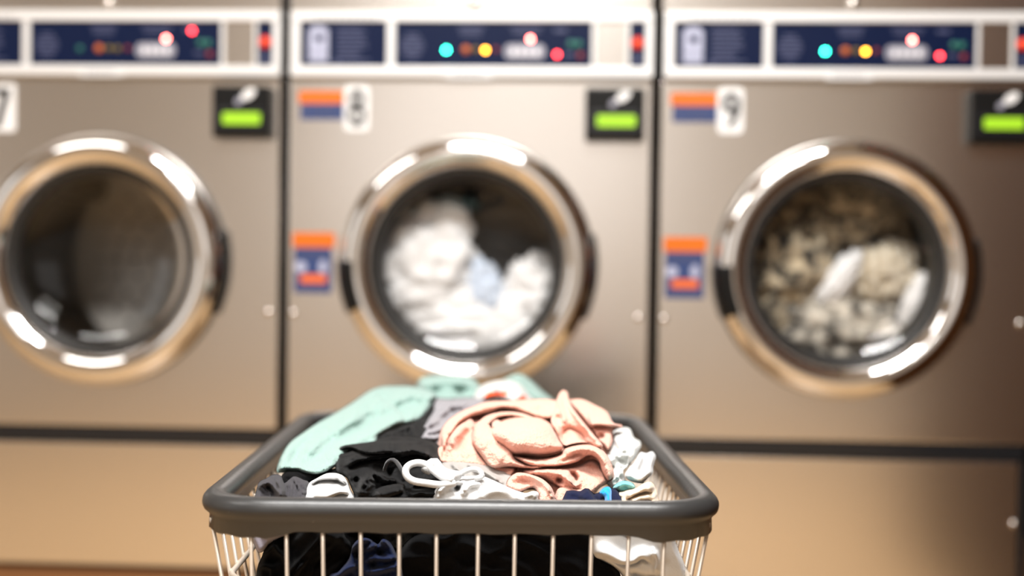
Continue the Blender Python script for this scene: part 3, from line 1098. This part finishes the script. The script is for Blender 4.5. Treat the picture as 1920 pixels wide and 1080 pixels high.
# --- mint towels
garment('towel', 'long pale mint terry towel draped over the left of the heap', 'towel',
        C1((555, 810), (585, 705), (650, 600), (750, 525), (870, 445), (1000, 370), (1130, 290), (1240, 215), (1340, 178), (1500, 170), (1650, 190),
           (1750, 235), (1735, 310), (1680, 385), (1600, 450), (1450, 490), (1330, 560), (1300, 640), (1120, 700), (1000, 780), (920, 825), (850, 842),
           (760, 830), (700, 812), (600, 825)),
        [(722, 1.84), (770, 1.72), (820, 1.58), (860, 1.48), (895, 1.42)], MINT,
        [('r', C1((720, 740), (830, 620), (1000, 500), (1240, 360)), 11, .014), ('r', C1((780, 790), (900, 660), (1080, 530), (1320, 400)), 16, -.012), ('r', C1((640, 780), (700, 680), (840, 560), (1000, 470)), 14, -.009),
         ('r', C1((650, 790), (760, 720), (850, 760)), 12, -.010), ('r', C1((960, 700), (1150, 590), (1330, 500), (1560, 420)), 10, .012),
         ('r', C1((1380, 330), (1520, 250), (1700, 260)), 9, .012),
         ('s', C1((1290, 240), (1400, 300), (1500, 390), (1530, 450)), 8, .010, 1, 25), ('r', C1((600, 780), (720, 790), (860, 830), (980, 770)), 6, .008)],
        edge=(13, .026), noise=[(45, .016, -35, 2.0, 'n', 5), (14, .004, -35, 2.2, 'n', 6), (24, .004, -35, 3.0, 'r', 8), (3.2, .0015, 0, 1, 'n', 2)], gain=2.2)
garment('towel', 'rolled pale mint towel at the back middle of the heap', 'towel',
        [(783, 716), (795, 705), (835, 702), (872, 704), (893, 714), (906, 735), (905, 770), (840, 778), (790, 765), (778, 738)],
        [(700, 1.93), (780, 1.84)], MINT, [('r', [(800, 722), (840, 715), (880, 724)], 9, .012), ('r', [(805, 740), (850, 735), (890, 745)], 8, -.003)],
        edge=(14, .03), noise=[(20, .008, 0, 1.5, 'n', 11)])
garment('towel', 'pale mint towel peak behind the orange printed cloth', 'towel',
        [(935, 718), (952, 706), (968, 700), (982, 702), (998, 714), (1018, 733), (1040, 752), (1040, 775), (960, 775), (930, 745)],
        [(698, 1.93), (780, 1.86)], MINT, [('r', [(965, 705), (985, 730), (1020, 755)], 8, .010)], edge=(14, .03), noise=[(18, .006, 40, 1.5, 'n', 13)])
garment('printed_cloth', 'white cloth with two orange printed marks behind the pink towel', 'cloth',
        [(886, 748), (896, 728), (912, 718), (935, 713), (960, 714), (980, 724), (992, 740), (1008, 756), (1000, 780), (900, 785), (884, 768)],
        [(710, 1.84), (785, 1.76)], OFFWHITE, [('s', [(900, 755), (925, 745), (955, 752), (975, 765)], 6, .012, -1, 18), ('r', [(920, 728), (955, 722), (985, 738)], 8, .008)],
        step=2.0, edge=(13, .028), noise=[(16, .006, 20, 1.5, 'n', 17)],
        patches=[(C2((510, 272), (525, 235), (575, 215), (640, 220), (692, 222), (675, 248), (600, 250), (550, 262)), ORANGE_CLOTH),
                 (C2((738, 285), (770, 262), (815, 240), (830, 262), (815, 292), (775, 302)), ORANGE_CLOTH)])

# --- grey shirt, black things
garment('shirt', 'light grey gathered shirt between the mint and pink towels', 'shirt',
        C2((120, 300), (150, 265), (240, 268), (400, 258), (500, 275), (620, 330), (560, 480), (330, 560), (240, 640), (130, 640), (20, 600), (-30, 540), (10, 440), (70, 370)),
        [(740, 1.78), (790, 1.68), (840, 1.57)], GREY_SHIRT,
        [('r', C2((40, 500), (130, 440), (260, 330)), 5, .012), ('r', C2((60, 530), (180, 500), (320, 420)), 5, .012), ('r', C2((40, 560), (150, 560), (260, 540)), 5, .011),
         ('r', C2((30, 480), (90, 400), (150, 300)), 4, -.004), ('r', C2((60, 515), (160, 470), (290, 370)), 3, -.004), ('r', C2((60, 545), (170, 530), (260, 500)), 3, -.004),
         ('r', C2((200, 290), (300, 320), (420, 300)), 6, .008)],
        step=2.0, noise=[(11, .006, -35, 3.0, 'r', 21), (30, .010, 0, 1, 'n', 22)])
garment('garment', 'black garment tucked between the long mint towel and grey shirt', 'clothing',
        C1((1745, 250), (1765, 290), (1740, 370), (1700, 440), (1660, 560), (1600, 610), (1400, 640), (1250, 640), (1240, 590), (1330, 530), (1480, 480), (1580, 430), (1650, 390), (1700, 320)),
        [(740, 1.79), (800, 1.64), (845, 1.52)], BLACK_TOP, [('r', C1((1300, 560), (1450, 510), (1560, 480)), 8, .010)], step=2.0, edge=(9, .02),
        noise=[(14, .010, -40, 2, 'r', 25)])
bk = garment('garment', 'black garment with thin straps heaped left of the white straps', 'clothing',
             C5((60, 300), (90, 150), (160, 105), (300, 75), (560, 45), (700, -10), (900, -25), (1150, 0), (1380, 90), (1420, 260), (1440, 500), (1440, 820), (330, 830), (300, 740),
                (240, 600), (190, 510), (70, 440)),
             [(815, 1.56), (850, 1.48), (900, 1.40), (945, 1.37)], BLACK_TOP,
             [('s', C5((110, 230), (170, 160), (280, 150), (450, 210), (640, 215), (820, 185)), 6, .018, -1, 18),
              ('s', C5((560, 60), (760, 50), (950, 40), (1150, 60)), 5, .014, 1, 18), ('r', C5((770, 50), (775, 90), (770, 140)), 3, .005),
              ('s', C5((200, 440), (330, 330), (520, 290), (700, 270), (860, 230), (1020, 180)), 6, .018, -1, 16),
              ('r', C5((860, 240), (1020, 160), (1180, 190), (1300, 250)), 6, .016), ('s', C5((860, 280), (980, 240), (1120, 230), (1250, 270)), 5, .012, -1, 15),
              ('r', C5((360, 780), (400, 640), (470, 540), (560, 470)), 7, .018), ('r', C5((440, 780), (470, 680), (540, 560)), 6, .014),
              ('s', C5((540, 700), (700, 620), (880, 590), (1000, 590)), 6, .014, 1, 18), ('r', C5((560, 470), (700, 530), (860, 580)), 6, .012),
              ('r', C5((560, 750), (760, 720), (900, 680)), 6, .010), ('p', C5((760, 470)), 9, -.016), ('p', C5((330, 560)), 6, -.016)],
             step=2.0, edge=(11, .024), noise=[(17, .007, -15, 2.4, 'r', 31), (34, .012, 0, 1, 'n', 32)])
strap([(722, 877, 1.405), (727, 866, 1.395), (736, 862, 1.392), (745, 868, 1.388), (752, 880, 1.380), (759, 893, 1.378)], .0055, .35, 'strap', STRAP_GREY, bk)

# --- white thing with straps
ws = garment('underwear', 'white garment with looped straps in front of the pink towel', 'clothing',
             [(811, 932), (814, 918), (824, 908), (846, 899), (872, 892), (902, 892), (922, 899), (942, 908), (962, 917), (985, 924), (1000, 920), (1010, 924), (1008, 935), (1006, 946), (814, 946)],
             [(890, 1.405), (920, 1.375), (946, 1.362)], WHITE,
             [('p', [(857, 915)], 5, -.020), ('r', [(822, 930), (828, 915), (848, 905), (868, 903)], 7, .014), ('r', [(868, 925), (880, 910), (905, 905)], 6, .012),
              ('s', [(885, 938), (910, 918), (940, 912), (965, 925), (985, 940)], 5, .010, 1, 14), ('r', [(905, 895), (930, 903), (960, 920)], 4, .006), ('r', [(985, 930), (1000, 926), (1006, 938)], 5, .008)],
             step=1.8, edge=(9, .020), back=.03, noise=[(14, .0035, 15, 2.2, 'n', 41)], gain=1.4)
garment('cloth_panel', None, None, [(828, 868), (850, 862), (890, 866), (925, 874), (960, 890), (985, 915), (960, 930), (900, 925), (850, 915), (830, 900), (820, 880)],
        [(860, 1.475), (930, 1.43)], fabric('shaded_off_white_jersey', (0.34, 0.32, 0.30), 900, .3), [('r', [(850, 872), (870, 890), (890, 910)], 5, .008), ('r', [(880, 872), (910, 885), (940, 905)], 5, .008)], step=2, edge=(7, .012), back=.02, parent=ws)  # off-white cloth, its colour darkened to stand for shade under the pink towel
for pts, w in (([(852, 906, 1.372), (826, 909, 1.366), (800, 906, 1.366), (776, 902, 1.368), (763, 893, 1.370), (761, 880, 1.374), (770, 871, 1.380), (785, 868, 1.384), (800, 872, 1.384), (812, 882, 1.380), (830, 895, 1.374), (850, 900, 1.370)], .0052),
               ([(798, 884, 1.384), (806, 872, 1.388), (816, 868, 1.390), (822, 878, 1.388), (836, 888, 1.384), (860, 893, 1.378)], .0075),
               ([(850, 901, 1.380), (864, 888, 1.388), (882, 880, 1.392), (898, 882, 1.392), (904, 892, 1.386), (892, 898, 1.380)], .0040)):
    strap(pts, w, .75, 'strap', WHITE, ws)

# --- left front
garment('knitwear', 'dark grey ribbed knit at the front left corner of the heap', 'clothing',
        C1((395, 990), (420, 900), (470, 870), (530, 838), (585, 845), (620, 890), (680, 848), (750, 870), (800, 900), (790, 1000), (780, 1060), (400, 1060)),
        [(885, 1.43), (945, 1.37)], CHARCOAL,
        [('s', C1((590, 850), (610, 910), (625, 970), (615, 1050)), 5, .014, 1, 14), ('r', C1((430, 920), (500, 900), (560, 960), (600, 1030)), 6, .014), ('r', C1((520, 850), (570, 900), (590, 990)), 5, .010)]
        + [('r', C1((650 + 28 * k, 890), (640 + 28 * k, 950), (625 + 30 * k, 1040)), 2.4, .006) for k in range(5)],
        step=1.8, edge=(9, .02), back=.03, noise=[(13, .006, 60, 2, 'r', 45)])
garment('garment', 'small black garment under the front edge of the mint towel', 'clothing',
        C1((590, 850), (640, 815), (760, 815), (860, 830), (960, 800), (1050, 790), (1060, 900), (960, 940), (820, 950), (700, 940), (600, 930)),
        [(880, 1.46), (915, 1.42)], BLACK_CLOTH, [], step=2, edge=(7, .014), back=.03, noise=[(12, .006, 0, 2, 'r', 47)])
garment('cloth', 'small crumpled white cloth left of the black strapped garment', 'cloth',
        C1((765, 985), (790, 910), (850, 870), (940, 828), (1040, 838), (1090, 890), (1110, 950), (1150, 1020), (1150, 1060), (770, 1060)),
        [(885, 1.42), (945, 1.365)], WHITE,
        [('s', C1((800, 930), (870, 890), (960, 880), (1030, 895), (1090, 930)), 5, .012, -1, 16), ('p', C1((930, 975)), 16, .012), ('s', C1((820, 1010), (920, 1025), (1030, 985), (1110, 1000)), 4, .008, -1, 14), ('p', C1((1010, 880)), 4, -.006)],
        step=1.8, edge=(10, .022), back=.03, noise=[(14, .003, 10, 2, 'n', 49)])

# --- right
garment('shirt', 'crumpled white shirt at the right between pink towel and cart rim', 'shirt',
        C6((300, 240), (345, 200), (410, 180), (460, 200), (490, 270), (545, 305), (540, 370), (500, 440), (440, 520), (400, 560), (420, 640), (380, 690), (280, 690), (230, 560), (240, 380)),
        [(798, 1.62), (850, 1.52), (915, 1.45)], OFFWHITE,
        [('s', C6((420, 200), (430, 270), (470, 320), (540, 330)), 5, .014, 1, 14), ('s', C6((340, 560), (420, 510), (440, 440), (430, 390)), 4, .010, 1, 14), ('r', C6((330, 230), (360, 330), (400, 420)), 7, .012),
         ('r', C6((300, 640), (360, 590), (420, 560)), 4, .008), ('r', C6((270, 500), (320, 430), (330, 360)), 7, .010)],
        step=1.8, edge=(10, .022), noise=[(14, .006, 50, 2, 'r', 53)])
garment('towel', 'folded bright white cloth standing against the right side of the cart', 'cloth',
        C6((520, 420), (550, 392), (590, 400), (640, 385), (668, 410), (670, 450), (650, 520), (640, 580), (580, 640), (560, 660), (460, 640), (410, 590), (440, 530), (500, 460)),
        [(845, 1.52), (910, 1.42)], WHITE, [('r', C6((600, 400), (580, 480), (540, 580)), 6, -.008), ('r', C6((550, 410), (520, 500), (470, 580)), 7, .010), ('s', C6((440, 600), (520, 640), (590, 610), (640, 560)), 4, .008, -1, 14)],
        step=1.8, edge=(9, .02), back=.05, noise=[(14, .004, 60, 2, 'n', 55)])
garment('cloth', 'teal cloth edge above the cream cloth at the right', 'cloth',
        C6((310, 700), (340, 660), (400, 635), (470, 650), (500, 690), (460, 720), (380, 735)),
        [(900, 1.42), (925, 1.40)], TEAL, [('r', C6((340, 690), (410, 660), (470, 680)), 4, .008)], step=1.8, edge=(7, .014), back=.03)
garment('cloth', 'crumpled cream cloth in the front right corner of the heap', 'cloth',
        C6((340, 735), (420, 705), (500, 700), (560, 660), (620, 640), (668, 680), (690, 760), (685, 860), (400, 865), (360, 800)),
        [(900, 1.42), (950, 1.36)], CREAM, [('s', C6((420, 800), (500, 760), (580, 735), (660, 740)), 4, .010, -1, 12), ('s', C6((470, 840), (550, 800), (640, 800)), 4, .008, -1, 12), ('r', C6((520, 720), (600, 680), (650, 690)), 5, .008)],
        step=1.8, edge=(9, .02), back=.04, noise=[(12, .005, -20, 2, 'r', 57)])
nv = garment('garment', 'navy garment with a bright blue strip at the front of the heap', 'clothing',
             [(1050, 948), (1055, 935), (1062, 920), (1075, 919), (1088, 921), (1097, 915), (1104, 916), (1114, 926), (1126, 922), (1140, 913), (1156, 917), (1166, 928), (1171, 948)],
             [(913, 1.40), (948, 1.362)], NAVY, [('s', [(1100, 912), (1112, 928), (1124, 950)], 5, .010, 1, 12), ('r', [(1065, 922), (1085, 926), (1100, 940)], 7, .004)],
             step=1.6, edge=(6, .012), back=.03, noise=[(16, .002, 30, 2, 'n', 59)], tension=False)
o = garment('strip', None, None, [(1124, 924), (1131, 915), (1140, 912), (1146, 917), (1146.5, 932), (1146, 948), (1135, 948), (1133, 932)],
            [(910, 1.372), (948, 1.345)], BLUE, [('r', [(1132, 920), (1140, 928), (1141, 944)], 3, .003)], step=1.4, edge=(4, .006), back=.004, parent=nv)
o['label'] = 'bright blue strip'

# --- what shows through the wires below the rim
LOW = [(980, 1.345), (1300, 1.40)]
garment('jumper', 'lilac grey jumper edge under the rim at the left front wires', 'clothing',
        [(470, 975), (560, 975), (556, 996), (540, 1003), (522, 1010), (505, 1020), (492, 1035), (480, 1030)], [(975, 1.37), (1040, 1.36)], LILAC,
        [('r', [(495, 1005), (520, 998), (545, 990)], 6, .006)], edge=(7, .012), back=.05)
garment('trousers', 'black trousers with a raised seam behind the left front wires', 'trousers',
        [(492, 1040), (505, 1018), (530, 1002), (560, 975), (680, 970), (715, 985), (690, 1012), (655, 1050), (640, 1100), (640, 1300), (500, 1300), (480, 1100)],
        [(980, 1.36), (1300, 1.42)], BLACK_CLOTH, [('r', [(612, 996), (580, 1030), (545, 1070), (520, 1110)], 3, .006), ('r', [(575, 1050), (545, 1085), (520, 1120)], 4, .006), ('r', [(600, 1000), (640, 1010), (660, 1040)], 10, .008)],
        edge=(12, .02), back=.25, noise=[(30, .010, -50, 2.5, 'r', 61)])
garment('jacket', 'dark olive jacket behind the navy jeans under the front rim', 'jacket',
        [(640, 985), (700, 972), (800, 972), (790, 1000), (770, 1025), (720, 1060), (660, 1060), (610, 1090), (615, 1050)], [(970, 1.40), (1100, 1.41)], OLIVE,
        [], edge=(10, .015), back=.12, noise=[(20, .006, 20, 1.5, 'r', 63)])
garment('jeans', 'crumpled navy blue jeans behind the front wires under the rim', 'jeans',
        [(610, 1100), (635, 1070), (655, 1045), (662, 1020), (678, 1008), (695, 1010), (708, 1020), (718, 1010), (732, 1016), (742, 1035), (752, 1060), (758, 1100), (756, 1300), (600, 1300)],
        [(1000, 1.345), (1120, 1.345), (1300, 1.38)], NAVY2,
        [('r', [(650, 1050), (664, 1024), (682, 1012), (694, 1014)], 4, .012), ('r', [(690, 1030), (705, 1020), (718, 1014), (726, 1022)], 4, .010), ('r', [(688, 1052), (700, 1046), (722, 1048), (740, 1046)], 3.5, .009),
         ('r', [(625, 1085), (650, 1066), (672, 1060)], 5, .010), ('p', [(672, 1040)], 8, -.014), ('p', [(712, 1036)], 6, -.012), ('r', [(690, 1072), (720, 1068), (745, 1060)], 5, .008), ('p', [(700, 1060)], 6, -.008)],
        step=2, edge=(9, .018), back=.05, noise=[(15, .0035, -40, 2, 'r', 65)])
garment('dress', 'large black garment pressed against the front wires below the rim', 'clothing',
        [(744, 1050), (756, 1022), (780, 1002), (815, 994), (850, 975), (1115, 972), (1122, 1020), (1130, 1050), (1165, 1085), (1170, 1300), (760, 1300), (752, 1100)],
        [(970, 1.35), (1300, 1.385)], BLACK_CLOTH, [('r', [(775, 1004), (800, 1000), (830, 1012), (860, 996)], 2.5, .004)], step=3, edge=(14, .022), back=.22, noise=[(40, .004, 20, 2, 'r', 67)])
garment('shirt', 'white buttoned shirt behind the right front wires below the rim', 'shirt',
        [(1108, 975), (1258, 975), (1264, 1004), (1272, 1030), (1284, 1060), (1288, 1100), (1286, 1300), (1190, 1300), (1175, 1110), (1165, 1078), (1150, 1064), (1130, 1052), (1112, 1044), (1106, 1010)],
        [(970, 1.345), (1300, 1.385)], WHITE,
        [('s', [(1110, 1038), (1135, 1044), (1165, 1058), (1190, 1056), (1205, 1048), (1225, 1060)], 5, .010, -1, 14), ('r', [(1160, 1000), (1170, 1004), (1178, 1008)], 3, -.004),
         ('r', [(1225, 1030), (1232, 1050), (1228, 1075)], 5, .008), ('r', [(1180, 1075), (1210, 1085), (1235, 1080)], 6, -.008)],
        step=2, edge=(9, .018), back=.20, noise=[(24, .002, 30, 2, 'n', 69)])
